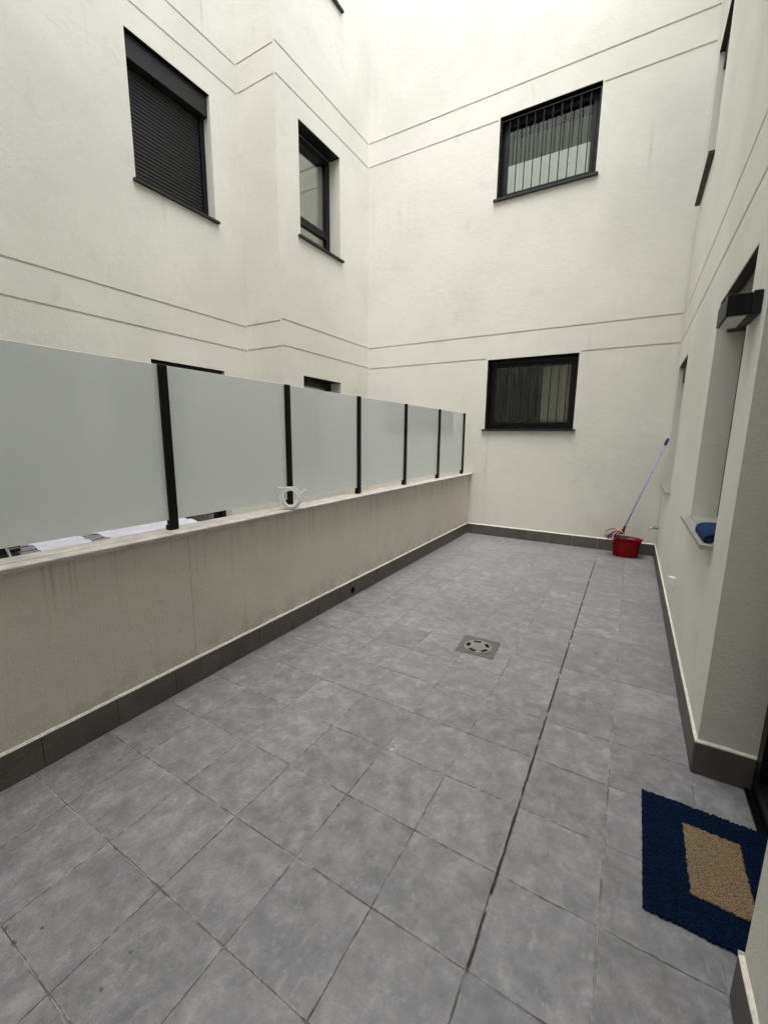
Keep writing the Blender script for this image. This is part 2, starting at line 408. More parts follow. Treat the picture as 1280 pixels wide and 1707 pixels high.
def window(parent, M, u0, u1, z0, z1, rev=.20, sill=M_SILL, proj=.045, sill_t=.03, over=.035, mid=None, transom=None, door=False, label=None):
    """frame set rev behind the face, sill, pane, dark room behind"""
    fw_ = .055; y0, y1 = rev, rev + .06; e = .001
    zb = z0
    bs = [(u0 + e, u0 + fw_, y0, y1, zb, z1 - e), (u1 - fw_, u1 - e, y0, y1, zb, z1 - e),
          (u0 + fw_, u1 - fw_, y0, y1, z1 - fw_, z1 - e), (u0 + fw_, u1 - fw_, y0, y1, zb, zb + fw_)]
    w = part('door' if door else 'window', parent, M, M_FRAME, *bs)
    if label: w['label'] = label
    panes = []
    ua, ub, za, zt = u0 + fw_, u1 - fw_, zb + fw_, z1 - fw_
    cuts_u = [ua] + ([mid] if mid else []) + [ub]; cuts_z = [za] + ([transom] if transom else []) + [zt]
    for k in range(len(cuts_u) - 1):
        for l in range(len(cuts_z) - 1):
            a, b, c_, d_ = cuts_u[k], cuts_u[k + 1], cuts_z[l], cuts_z[l + 1]; g = .003; sw = .048
            sash = [(a + g, a + sw, y0 - .012, y1 - .012, c_ + g, d_ - g), (b - sw, b - g, y0 - .012, y1 - .012, c_ + g, d_ - g),
                    (a + sw, b - sw, y0 - .012, y1 - .012, c_ + g, c_ + sw), (a + sw, b - sw, y0 - .012, y1 - .012, d_ - sw, d_ - g)]
            part('sash', w, M, M_FRAME, *sash)
            part('pane', w, M, M_GLASS, (a + sw - .004, b - sw + .004, y0 + .018, y0 + .024, c_ + sw - .004, d_ - sw + .004))
    # dark room: open-fronted lining
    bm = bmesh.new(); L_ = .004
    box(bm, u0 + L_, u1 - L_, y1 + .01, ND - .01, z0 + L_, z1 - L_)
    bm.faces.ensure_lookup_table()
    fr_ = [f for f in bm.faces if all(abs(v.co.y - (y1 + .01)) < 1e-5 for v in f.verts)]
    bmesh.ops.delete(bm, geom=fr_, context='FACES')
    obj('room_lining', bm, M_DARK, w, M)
    part('lintel', w, M, M_FRAME, (u0 + .0015, u1 - .0015, .002, y0 - .014, z1 - .007, z1 - .0015))
    if sill:
        part('sill', w, M, sill, (u0 - over, u1 + over, -proj, -.002, z0 - sill_t, z0 - .003), (u0 + .002, u1 - .002, -.002, y0 - .002, z0 - sill_t + .012, z0 + .004))
    return w
def grille(w, M, u0, u1, z0, z1, n=10):
    y = .035
    for a in (u0 + .0015, u1 - .0065): part('jamb_lining', w, M, M_SILL, (a, a + .005, .004, .108, z0 + .006, z1 - .009))
    part('grille_rail', w, M, M_BLACK, (u0 + .012, u1 - .012, y - .015, y + .015, z1 - .060, z1 - .048))
    part('grille_rail', w, M, M_BLACK, (u0 + .012, u1 - .012, y - .015, y + .015, z0 + .026, z0 + .038))
    for ua in (u0 + .012, u1 - .024): part('grille_rail', w, M, M_BLACK, (ua, ua + .012, y - .015, y + .015, z0 + .038, z1 - .060))
    bm = bmesh.new(); box(bm, -.006, .006, -.006, .006, 0, z1 - z0 - .098); me = bpy.data.meshes.new('grille_bar'); bmesh.ops.recalc_face_normals(bm, faces=bm.faces[:]); bm.to_mesh(me); bm.free(); me.materials.append(M_BLACK)
    for k in range(n):
        u = u0 + .018 + (u1 - u0 - .036) * (k + 1) / (n + 1)
        obj('grille_bar', me, None, w, M @ T(u, y, z0 + .038))
    for ua in (u0 + .001, u1 - .012):
        for f in (.12, .5, .86):
            z = z0 + (z1 - z0) * f
            part('fixing_lug', w, M, M_STEEL, (ua, ua + .011, y - .02, y + .005, z - .006, z + .006))
def cloth(name, w, M, mat, u0, u1, z0, z1, y, folds, amp):
    bm = bmesh.new(); n = 160; rows = 6; vv = []
    for j in range(rows + 1):
        z = z0 + (z1 - z0) * j / rows; row = []
        for i in range(n + 1):
            t = i / n; yy = y
            for (c0, wd, k) in folds: yy += amp * math.exp(-((t - c0) / wd) ** 2) * math.sin(k * t * 6.283)
            row.append(bm.verts.new((u0 + (u1 - u0) * t, yy, z)))
        vv.append(row)
    for j in range(rows):
        for i in range(n): bm.faces.new((vv[j][i], vv[j][i + 1], vv[j + 1][i + 1], vv[j + 1][i])).smooth = True
    bmesh.ops.solidify(bm, geom=bm.faces[:], thickness=.003)
    return obj(name, bm, mat, w, M, True)
def shutter(w, M, u0, u1, z0, z1, rev, down, boxh=.24, face=.05):
    """box at the head, two guide rails, slats let down to `down` (0..1 of the opening)"""
    part('shutter_box', w, M, M_SBOX, (u0 + .003, u1 - .003, face, rev - .016, z1 - boxh, z1 - .009), bev=.004)
    for a in (u0 + .002, u1 - .062): part('guide_rail', w, M, M_FRAME, (a, a + .06, rev - .075, rev - .014, z0 + .005, z1 - boxh - .001))
    if down > 0:
        pitch_ = .0405; n = int((z1 - boxh - z0) * down / pitch_)
        bm = bmesh.new(); prof = [(0, 0), (-.004, .004), (-.0075, .014), (-.0075, .026), (-.004, .036), (0, .0385), (.004, .0385), (.004, 0)]
        a, b = -(u1 - u0) / 2 + .064, (u1 - u0) / 2 - .064
        A = [bm.verts.new((a, y, z)) for y, z in prof]; B = [bm.verts.new((b, y, z)) for y, z in prof]
        for k in range(len(prof)): bm.faces.new((A[k], A[(k + 1) % 8], B[(k + 1) % 8], B[k]))
        bm.faces.new(A); bm.faces.new(B); bmesh.ops.recalc_face_normals(bm, faces=bm.faces[:])
        me = bpy.data.meshes.new('shutter_slat'); bm.to_mesh(me); bm.free(); me.materials.append(M_SHUT)
        top = z1 - boxh - .002
        for k in range(n): obj('shutter_slat', me, None, w, M @ T((u0 + u1) / 2, rev - .042, top - (k + 1) * pitch_))
        zb = top - n * pitch_
        part('bottom_rail', w, M, M_FRAME, (u0 + .066, u1 - .066, rev - .052, rev - .030, zb - .05, zb - .002), bev=.003)
        part('shutter_stop', w, M, M_WHITE, (u1 - .13, u1 - .108, rev - .068, rev - .0525, zb - .038, zb - .016), bev=.004)
ROT = lambda a: Matrix.Rotation(R(a), 4, 'Z')
_sk = {}
def skirting(parent, M, u0, u1, h=.158, off=0., first=None, skip=None):
    """row of skirting tiles, proud of the wall, with a lip of white grout on top"""
    L = .335; u = u0 - (off % L)
    while u < u1 - .01:
        a, b = max(u, u0) + .0012, min(u + L, u1) - .0012
        if b - a > .01 and not (skip and a < skip < b):
            k = round(b - a, 4)
            if k not in _sk:
                bm = bbox(-(b - a) / 2, (b - a) / 2, -.012, -.0005, .001, h, .0012)
                me = bpy.data.meshes.new('skirting_tile'); bmesh.ops.recalc_face_normals(bm, faces=bm.faces[:]); bm.to_mesh(me); bm.free(); me.materials.append(M_SKIRT); _sk[k] = me
            obj('skirting_tile', _sk[k], None, parent, M @ T((a + b) / 2, random.uniform(-.0008, .0004), 0))
        if skip and a < skip < b: hole_tile(parent, M, a, b, h, skip)
        u += L
    # uneven grout lip
    bm = bmesh.new(); n = max(2, int((u1 - u0) / .05)); rings = []
    for i in range(n + 1):
        uu = u0 + (u1 - u0) * i / n; dz = random.uniform(-.0025, .0025); dy = random.uniform(-.0012, .0016)
        rings.append([bm.verts.new((uu, y, z)) for y, z in ((-.0005, h + .0005), (-.0115 + dy, h + .0005), (-.011 + dy, h + .006 + dz), (-.0005, h + .014 + dz))])
    for A, B in zip(rings, rings[1:]):
        for k in range(4): bm.faces.new((A[k], A[(k + 1) % 4], B[(k + 1) % 4], B[k]))
    bm.faces.new(rings[0]); bm.faces.new(rings[-1])
    obj('grout_lip', bm, M_CAP, parent, M)
HOLE_Z, HOLE_R = .062, .036
def hole_tile(parent, M, a, b, h, uc):
    bm = bmesh.new(); n = 32
    def outer(ang):
        c_, s_ = math.cos(ang), math.sin(ang); ts = []
        if c_ > 1e-6: ts.append((b - uc) / c_)
        if c_ < -1e-6: ts.append((a - uc) / c_)
        if s_ > 1e-6: ts.append((h - HOLE_Z) / s_)
        if s_ < -1e-6: ts.append((.001 - HOLE_Z) / s_)
        t = min(ts); return (uc + t * c_, HOLE_Z + t * s_)
    angs = sorted([2 * math.pi * k / n for k in range(n)] + [math.atan2(z - HOLE_Z, u - uc) % (2 * math.pi) for u in (a, b) for z in (.001, h)])
    rs = []
    for y in (-.012, -.0005):
        rs.append(([bm.verts.new((uc + HOLE_R * math.cos(g), y, HOLE_Z + HOLE_R * math.sin(g))) for g in angs], [bm.verts.new((outer(g)[0], y, outer(g)[1])) for g in angs]))
    k_ = len(angs)
    for i in range(k_):
        j = (i + 1) % k_
        bm.faces.new((rs[0][0][i], rs[0][0][j], rs[0][1][j], rs[0][1][i])); bm.faces.new((rs[1][0][i], rs[1][0][j], rs[1][1][j], rs[1][1][i]))
        bm.faces.new((rs[0][0][i], rs[0][0][j], rs[1][0][j], rs[1][0][i])); bm.faces.new((rs[0][1][i], rs[0][1][j], rs[1][1][j], rs[1][1][i]))
    obj('skirting_tile', bm, M_SKIRT, parent, M)
    bm = bmesh.new()
    lathe_pts = [(HOLE_R - .001, -.010), (HOLE_R - .001, .095), (HOLE_R - .004, .095), (HOLE_R - .004, -.010)]
    rr = [[bm.verts.new((uc + r_ * math.cos(2 * math.pi * k / 24), y_, HOLE_Z + r_ * math.sin(2 * math.pi * k / 24))) for k in range(24)] for r_, y_ in lathe_pts]
    for q_ in range(4):
        for k in range(24): bm.faces.new((rr[q_][k], rr[q_][(k + 1) % 24], rr[(q_ + 1) % 4][(k + 1) % 24], rr[(q_ + 1) % 4][k])).smooth = True
    obj('drain_pipe', bm, M_SBOX, parent, M)

# --- back wall -------------------------------------------------------------
MB_ = T(0, 6.615, 0)
bw = thing('courtyard_wall', 'cream stucco wall with two barred windows one above the other', 'wall', (-1.9, 6.615, 0))
BX0, BX1 = -2.040, -.755
ops = [niche(BX0, BX1, 1.70, 2.742), niche(BX0, BX1, 4.945, 5.985)]
gr = [(2.756, -4.21, -2.065), (2.756, -.735, .375), (3.10, -4.21, .375), (5.955, -4.21, -2.07), (5.955, -.735, .375), (6.30, -4.21, .375)]
wall_obj(wall_mesh(-5.6, 1.3, -.15, HT, ops, gr, 1.0), M_WALL, bw, MB_)
w = window(bw, MB_, BX0, BX1, 1.70, 2.742, rev=.125, label='lower barred window with a beige curtain'); grille(w, MB_, BX0, BX1, 1.70, 2.742)
cloth('curtain', w, MB_, M_CURT, BX0 + .06, BX1 - .06, 1.73, 2.62, .205, [(.72, .03, 9), (.82, .03, 14), (.90, .03, 11)], .010)
w = window(bw, MB_, BX0, BX1, 4.945, 5.985, rev=.125, label='upper barred window with an olive blind over a white panel standing in for reflection'); grille(w, MB_, BX0, BX1, 4.945, 5.985)
part('reflection_panel', w, MB_, M_REFLECT, (BX0 + .106, BX1 - .106, .1505, .1525, 5.050, 5.42))  # opaque white panel behind the lower glass, imitating a bright reflection
part('roller_blind', w, MB_, M_BLIND, (BX0 + .07, BX1 - .07, .190, .195, 5.40, 5.76), (BX0 + .07, BX1 - .07, .187, .199, 5.388, 5.402))
skirting(bw, MB_, -2.24, .388, off=.07)

# --- right wall (local u = -Y) ---------------------------------------------
MR = T(.40, 0, 0) @ ROT(-90)
rw = thing('courtyard_wall', 'cream stucco wall holding the doorway with the blue mat', 'wall', (.40, 3, 0))
DY0, DY1 = 1.292, 2.262                 # doorway along Y
ops = [niche(-3.58, -2.60, 1.035, 2.425), niche(-6.40, -5.42, 1.005, 2.43), niche(-6.40, -5.42, 4.245, 5.69), niche(-3.58, -2.60, 4.245, 5.69), niche(-DY1, -DY0, -.004, 2.425, .75)]
gr = [(z, -6.59, .60) for z in (2.755, 3.10, 5.955, 6.30)]
wall_obj(wall_mesh(-6.60, 1.9, -.15, 8.7, ops, gr, 1.0), M_WALL, rw, MR)
w = window(rw, MR, -3.58, -2.60, 1.035, 2.425, rev=.22, sill=M_SILLG, proj=.056, sill_t=.024, over=.012, label='window with a grey ledge beside the doorway'); shutter(w, MR, -3.58, -2.60, 1.035, 2.425, .22, 0, boxh=.185)
w = window(rw, MR, -6.40, -5.42, 1.005, 2.43, rev=.22, sill=M_SILLG, proj=.045, sill_t=.022, over=.012, label='window with a grey ledge above the mop bucket'); shutter(w, MR, -6.40, -5.42, 1.005, 2.43, .22, 0, boxh=.185)
w = window(rw, MR, -6.40, -5.42, 4.245, 5.69, rev=.22, proj=.05, over=.03); shutter(w, MR, -6.40, -5.42, 4.245, 5.69, .22, 0, boxh=.185)
w = window(rw, MR, -3.58, -2.60, 4.245, 5.69, rev=.22, proj=.05, over=.03); shutter(w, MR, -3.58, -2.60, 4.245, 5.69, .22, 0, boxh=.185)
w = window(rw, MR, -DY1, -DY0, .012, 2.425, rev=.215, sill=None, door=True, label='black framed glass door')
part('threshold', w, MR, M_BLACK, (-DY1 + .002, -DY0 - .002, .185, .30, -.002, .010))
part('door_handle', w, MR, M_STEEL, (-DY0 - .105, -DY0 - .085, .165, .190, 1.02, 1.05), (-DY0 - .20, -DY0 - .085, .150, .165, 1.025, 1.045))
skirting(rw, MR, -6.602, -DY1 + .0, off=.10)
skirting(rw, MR, -DY0, .61, off=.05)
# skirting returning into the door reveal (faces -Y), and the near jamb (faces +Y)
skirting(rw, T(.40, DY1, 0) , -.0115, .212, off=0.0)
skirting(rw, T(.40, DY0, 0) @ ROT(180), -.212, .0115, off=0.0)

# --- left wall: near face, return, far face --------------------------------
lw = thing('courtyard_wall', 'stepped cream stucco wall with a shuttered window behind the glass screen', 'wall', (-4.89, 3, 0))
ML1 = T(-4.89, 0, 0) @ ROT(90); ML2 = T(-4.23, 0, 0) @ ROT(90); MRet = T(0, 4.46, 0)
ops = [niche(3.005, 4.02, 4.265, 5.665), niche(3.005, 4.03, .06, 2.42), niche(3.005, 4.02, 7.5, 8.9)]
gr = [(z, -.60, 4.45) for z in (2.748, 3.073, 5.93, 6.25)]
wall_obj(wall_mesh(-1.9, 4.46, -.15, HT, ops, gr, 1.0, ends=(1, 0)), M_WALL, lw, ML1)
w = window(lw, ML1, 3.005, 4.02, 4.265, 5.665, rev=.20, label='window closed by a dark roller shutter'); shutter(w, ML1, 3.005, 4.02, 4.265, 5.665, .20, .93, boxh=.235, face=.045)
w = window(lw, ML1, 3.005, 4.03, .06, 2.42, rev=.20, sill=None, door=True); shutter(w, ML1, 3.005, 4.03, .06, 2.42, .20, 0, boxh=.2)
w = window(lw, ML1, 3.005, 4.02, 7.5, 8.9, rev=.20); shutter(w, ML1, 3.005, 4.02, 7.5, 8.9, .20, 0)
wall_obj(wall_mesh(-4.89, -4.23, -.15, HT, [], [(z, -4.88, -4.245) for z in (2.762, 3.09, 5.94, 6.265)], .3, ends=(0, 0)), M_WALL, lw, MRet)
ops = [niche(4.885, 5.81, 4.285, 5.70), niche(4.885, 5.80, 1.02, 2.43), niche(4.885, 5.81, 7.60, 8.95)]
gr = [(z, 4.475, 6.605) for z in (2.775, 3.113, 5.955, 6.30)]
wall_obj(wall_mesh(4.46, 6.62, -.15, HT, ops, gr, 1.0, ends=(0, 1)), M_WALL, lw, ML2)
window(lw, ML2, 4.885, 5.81, 4.285, 5.70, rev=.20, transom=4.62, over=.05, label='narrow window with a low fixed light')
window(lw, ML2, 4.885, 5.80, 1.02, 2.43, rev=.20, over=.05)
window(lw, ML2, 4.885, 5.81, 7.60, 8.95, rev=.20, transom=7.95, over=.07)

# --- rear wall behind the camera --------------------------------------------
RH = 10.8
YR = -.62
MK = T(0, YR, 0) @ ROT(180)
kw = thing('courtyard_wall', 'cream stucco wall closing the court opposite the barred windows', 'wall', (-2, YR, 0))
wall_obj(wall_mesh(-1.3, 5.6, -.15, RH, [], [(z, -.38, 4.88) for z in (2.755, 3.10, 5.955, 6.30)], 1.0), M_WALL, kw, MK)
skirting(kw, MK, -.388, 2.24, off=.1)

# ------------------------------------------------------------------ parapet
PXF = -2.252
MP = T(PXF, 0, 0) @ ROT(90)      # u = Y
pw = thing('parapet_wall', 'low taupe stucco wall under the frosted glass panels', 'wall', (-2.35, 2.5, 0))
wall_obj(wall_mesh(-.615, 6.61, -.15, .966, [(3.19, 3.30, .015, .11, .10)], [], .112), M_PARA, pw, MP)
skirting(pw, MP, -.605, 6.605, off=-.605 - 1.032 + .335 * 20, skip=3.245)
# coping slabs with a shallow drip line and a back strip
L = 1.0; yy = -.60; random.seed(5)
while yy < 6.6:
    a, b = yy + .0015, min(yy + L, 6.612) - .0015
    bm = bmesh.new()
    prof = [(-2.217, .967), (-2.214, .984), (-2.199, .985), (-2.198, .987), (-2.198, .993), (-2.201, .996), (-2.260, .9985), (-2.263, .993), (-2.271, .993), (-2.274, .999), (-2.373, 1.001), (-2.375, .999), (-2.375, .967)]
    A = [bm.verts.new((x, a, z)) for x, z in prof]; B = [bm.verts.new((x, b, z)) for x, z in prof]
    for k in range(len(prof)): bm.faces.new((A[k], A[(k + 1) % len(prof)], B[(k + 1) % len(prof)], B[k]))
    bm.faces.new(A); bm.faces.new(B)
    obj('coping_slab', bm, M_COPE, pw, T(0, 0, random.uniform(-.0008, .0008)))
    yy += L

# ------------------------------------------------------------------ frosted screen
gs = thing('glass_screen', 'frosted glass screen between black posts on the low wall', 'screen', (-2.33, 2.5, 1.008))
POSTS = [-.475, .50, 1.470, 2.460, 3.438, 4.418, 5.411, 6.390]
for y in POSTS:
    po = obj('post', bbox(-.021, .021, -.0245, .0245, 0, .936, .003), M_BLACK, gs, T(-2.306, y, 1.0015))
    obj('foot', bbox(-.018, .0225, -.036, -.0240, 0, .030, .002), M_BLACK, po, T(-2.306, y, 1.0015))
for a, b in zip(POSTS, POSTS[1:]):
    obj('glass_pane', bbox(-.004, .004, -(b - a) / 2 + .018, (b - a) / 2 - .018, 0, .876, .001), M_FROST, gs, T(-2.308, (a + b) / 2, 1.060))

# ------------------------------------------------------------------ cable coil on the coping
random.seed(3)
pts = []; turns = 17
cc = Vector((-2.225, 2.392, 1.086)); nrm = Vector((.62, -.70, .22)).normalized()
ua_ = nrm.cross(Vector((0, 0, 1))).normalized(); ub_ = ua_.cross(nrm).normalized() * 1
ub_ = nrm.cross(ua_).normalized()
for k in range(turns * 14):
    t = k / 14; g = 2 * math.pi * t; i_ = int(t)
    random.seed(100 + i_); r_ = .066 + random.uniform(-.015, .013); o_ = random.uniform(-.026, .026); ec = random.uniform(-.012, .012)
    f = t - i_; random.seed(101 + i_); r2 = .066 + random.uniform(-.015, .013); o2 = random.uniform(-.026, .026); ec2 = random.uniform(-.012, .012)
    r_ = r_ * (1 - f) + r2 * f; o_ = o_ * (1 - f) + o2 * f; ec = ec * (1 - f) + ec2 * f
    q_ = cc + ua_ * (r_ * math.cos(g) + ec) + ub_ * ((r_ + .006) * math.sin(g)) + nrm * o_
    q_.z = max(q_.z, 1.0045); q_.x = max(q_.x, -2.279); pts.append(q_)
bm = bmesh.new(); tube(bm, pts, .0046, 8)
st_ = pts[0]; en_ = pts[-1]
ccoil = tag(obj('cable_coil', bm, M_WHITE), 'small coil of white cable leaning on a black post', 'cable')
def strand(*ps):
    b_ = bmesh.new(); tube(b_, catmull(ps, 6), .0046, 7); obj('cable_end', b_, M_WHITE, ccoil)
strand(cc + ua_ * -.055 + ub_ * -.02, cc + ua_ * -.066 + ub_ * .03, cc + ua_ * -.072 + Vector((0, 0, .055)), cc + ua_ * -.070 + Vector((0, 0, .095)))
strand(cc + ua_ * -.05 + ub_ * .0, cc + ua_ * -.075 + Vector((0, 0, .035)), cc + ua_ * -.115 + Vector((0, 0, .065)))
strand(cc + ua_ * -.02 + Vector((0, 0, .062)), cc + ua_ * .02 + Vector((0, 0, .078)), cc + ua_ * .075 + Vector((0, 0, .078)), cc + ua_ * .10 + Vector((0, 0, .082)))
strand(cc + ua_ * .045 + Vector((0, 0, .03)), cc + ua_ * .075 + Vector((0, 0, .02)), cc + ua_ * .092 + Vector((0, 0, .008)))

# ------------------------------------------------------------------ floor drain
fd = thing('floor_drain', 'square drain plate with a round slotted steel cover set in the tiles', 'drain', (-.857, 2.905, 0))
obj('plate', bbox(-.140, .140, -.140, .140, -.004, .0030, .0012), M_PLATE, fd, T(-.857, 2.905, 0) @ ROT(3))
bm = bmesh.new()
# cover: disc with six curved slots left open, built as rings of segments
def ringseg(bm, r0, r1, a0, a1, z0, z1, n):
    vs_ = []
    for i in range(n + 1):
        g = a0 + (a1 - a0) * i / n
        vs_.append([bm.verts.new((r * math.cos(g), r * math.sin(g), z)) for r, z in ((r0, z0), (r1, z0), (r1, z1), (r0, z1))])
    for A, B in zip(vs_, vs_[1:]):
        for k in range(4): bm.faces.new((A[k], A[(k + 1) % 4], B[(k + 1) % 4], B[k]))
    if abs(a1 - a0 - 2 * math.pi) > 1e-4: bm.faces.new(vs_[0]); bm.faces.new(vs_[-1])
ringseg(bm, .0005, .060, 0, 2 * math.pi, .0032, .0075, 48); ringseg(bm, .088, .102, 0, 2 * math.pi, .0032, .0072, 48)
for k in range(5):
    a = 2 * math.pi * k / 5 + .62; ringseg(bm, .0599, .0881, a + .42, a + .90, .0032, .0073, 8)
obj('cover', bm, M_STEEL, fd, T(-.857, 2.895, 0))
bm = bmesh.new(); ringseg(bm, .061, .087, 0, 2 * math.pi, .0031, .0038, 48); obj('slot', bm, M_DARK, fd, T(-.857, 2.895, 0))

# cluster of small irregular white flakes on the tiles
random.seed(8); bm = bmesh.new()
for k in range(15):
    g = random.uniform(0, 6.28); d = abs(random.gauss(0, .020)); cx, cy = d * math.cos(g) * 1.2, d * math.sin(g) + (.03 if k % 4 == 0 else 0); r_ = random.choice((.0015, .002, .003, .0075)); n = 7
    top = [bm.verts.new((cx + r_ * random.uniform(.5, 1.4) * math.cos(6.283 * i / n), cy + r_ * random.uniform(.4, 1.1) * math.sin(6.283 * i / n), .0022 + random.uniform(0, .001))) for i in range(n)]
    bot = [bm.verts.new((v.co.x * 1.0, v.co.y, .0004)) for v in top]
    bm.faces.new(top)
    for i in range(n): bm.faces.new((top[i], top[(i + 1) % n], bot[(i + 1) % n], bot[i]))
o = tag(obj('white_spatter', bm, M_WHITE, None, T(-.892, 1.640, 0)), 'small white spatter on the grey floor tiles', 'spatter'); o['kind'] = 'stuff'

# ------------------------------------------------------------------ doormat
def tuft_mesh(w, d, px, py, h, jit, seed, slant=0.):
    rnd = random.Random(seed); bm = bmesh.new(); nu, nv = int(w / px), int(d / py)
    px, py = w / nu, d / nv
    box(bm, -w / 2 + .003, w / 2 - .003, -d / 2 + .003, d / 2 - .003, 0, h * .45)
    for i in range(nu):
        for j in range(nv):
            cx = -w / 2 + (i + .5) * px + rnd.uniform(-jit, jit) * px; cy = -d / 2 + (j + .5 + (.5 if i % 2 else 0)) * py + rnd.uniform(-jit, jit) * py
            if cy > d / 2: cy -= d
            hh = h * rnd.uniform(.8, 1.15); a, b = px * .68, py * .68; sk = slant * (1 if i % 2 else -1) * px
            base = [bm.verts.new((cx + x * a, cy + y * b, h * .25)) for x, y in ((-1, -1), (1, -1), (1, 1), (-1, 1))]
            tp_ = [bm.verts.new((cx + x * a * .5 + sk + rnd.uniform(-jit, jit) * px * .5, cy + y * b * .5 + rnd.uniform(-jit, jit) * py * .5, hh)) for x, y in ((-1, -1), (1, -1), (1, 1), (-1, 1))]
            for k in range(4): bm.faces.new((base[k], base[(k + 1) % 4], tp_[(k + 1) % 4], tp_[k]))
            bm.faces.new(tp_)
    return bm
s = NT('navy_pile'); p = s.pos(); n = s.noise(p, 220, 3); c = s.mix(s.maprange(n, .35, .7), (.0022, .0075, .026), (.0065, .020, .056)); c = s.mix(s.math('MULTIPLY', s.maprange(s.noise(p, 90, 4), .70, .78), .5), c, (.12, .15, .2)); s.set(c, .95, spec=.1); M_NAVY = s.m
s = NT('coir'); p = s.pos(); n = s.noise(p, 260, 4); c = s.mix(s.maprange(n, .3, .7), (.12, .082, .046), (.38, .275, .165)); s.set(c, .95, spec=.1); M_COIR = s.m
MMAT = T(.416, 1.718, .0015) @ ROT(-.6)
dm = thing('doormat', 'navy doormat with a straw coloured centre panel in the doorway', 'doormat', (.416, 1.718, .0015))
obj('pile', tuft_mesh(.462, .562, .0068, .0068, .0105, .20, 1), M_NAVY, dm, MMAT)
obj('centre_panel', tuft_mesh(.178, .315, .0092, .0062, .0062, .30, 2, .22), M_COIR, dm, MMAT @ T(0, .005, .0102))

# ------------------------------------------------------------------ bucket
bk = thing('mop_bucket', 'red plastic mop bucket standing against the skirting in the corner', 'bucket', (.06, 6.40, 0))
def oval(cx, cy, ax, ay, z, n=40, spout=0., e=2.6):
    out = []
    for k in range(n):
        g = 2 * math.pi * k / n; c_, s_ = math.cos(g), math.sin(g)
        x = ax * math.copysign(abs(c_) ** (2 / e), c_); y = ay * math.copysign(abs(s_) ** (2 / e), s_)
        if spout and c_ > 0: x += spout * c_ ** 6
        out.append(Vector((cx + x, cy + y, z)))
    return out
def loft(bm, rings, close=False):
    vr = [[bm.verts.new(p_) for p_ in r_] for r_ in rings]
    for A, B in zip(vr, vr[1:]):
        for k in range(len(A)): bm.faces.new((A[k], A[(k + 1) % len(A)], B[(k + 1) % len(A)], B[k])).smooth = True
    return vr
def tilt(rg, cx, k):      # rim falls towards the spout
    for v in rg: v.z += k * (v.x - cx)
    return rg
bm = bmesh.new(); cx, cy = .055, 6.40
rings = [oval(cx, cy, .138, .088, .002), oval(cx, cy, .145, .094, .02), oval(cx, cy, .153, .104, .12), oval(cx + .003, cy, .160, .114, .215, spout=.012), tilt(oval(cx + .005, cy, .164, .119, .246, spout=.02), cx, -.05),
         tilt(oval(cx + .005, cy, .170, .125, .247, spout=.022), cx, -.05), tilt(oval(cx + .005, cy, .170, .125, .256, spout=.022), cx, -.05), tilt(oval(cx + .005, cy, .163, .118, .257, spout=.02), cx, -.05), oval(cx + .003, cy, .156, .110, .20, spout=.01), oval(cx, cy, .140, .090, .012)]
vr = loft(bm, rings); bm.faces.new(vr[0]); bm.faces.new(vr[-1])
body = obj('bucket_body', bm, M_RED, bk)
# wringer: dark perforated basket in the left half, with a light rim bar
bm = bmesh.new(); r1 = [oval(cx - .045, cy - .002, .100, .100, z_, 32) for z_ in (.252, .262, .262, .16)]; r1[2] = oval(cx - .045, cy - .002, .088, .088, .262, 32); r1[3] = oval(cx - .045, cy - .002, .060, .060, .17, 32)
vr = loft(bm, r1); bm.faces.new(vr[-1]); obj('wringer', bm, M_SBOX, bk)
obj('wringer_bar', bbox(cx + .005, cx + .095, cy - .108, cy - .098, .263, .270, .002), M_STEEL, bk)
for z_ in (.05, .072, .094):
    bm = bmesh.new(); tube(bm, [(cx + .125, cy - .083, z_), (cx + .150, cy - .055, z_), (cx + .158, cy - .02, z_), (cx + .158, cy + .02, z_), (cx + .150, cy + .055, z_)], .005, 8); obj('grip_rib', bm, M_RED, bk)
bm = bmesh.new(); tube(bm, catmull([(cx - .16, cy + .03, .245), (cx - .13, cy + .145, .215), (cx, cy + .155, .205), (cx + .13, cy + .14, .215), (cx + .17, cy + .03, .235)], 6), .004, 7); obj('bucket_handle', bm, M_BLACK, bk)

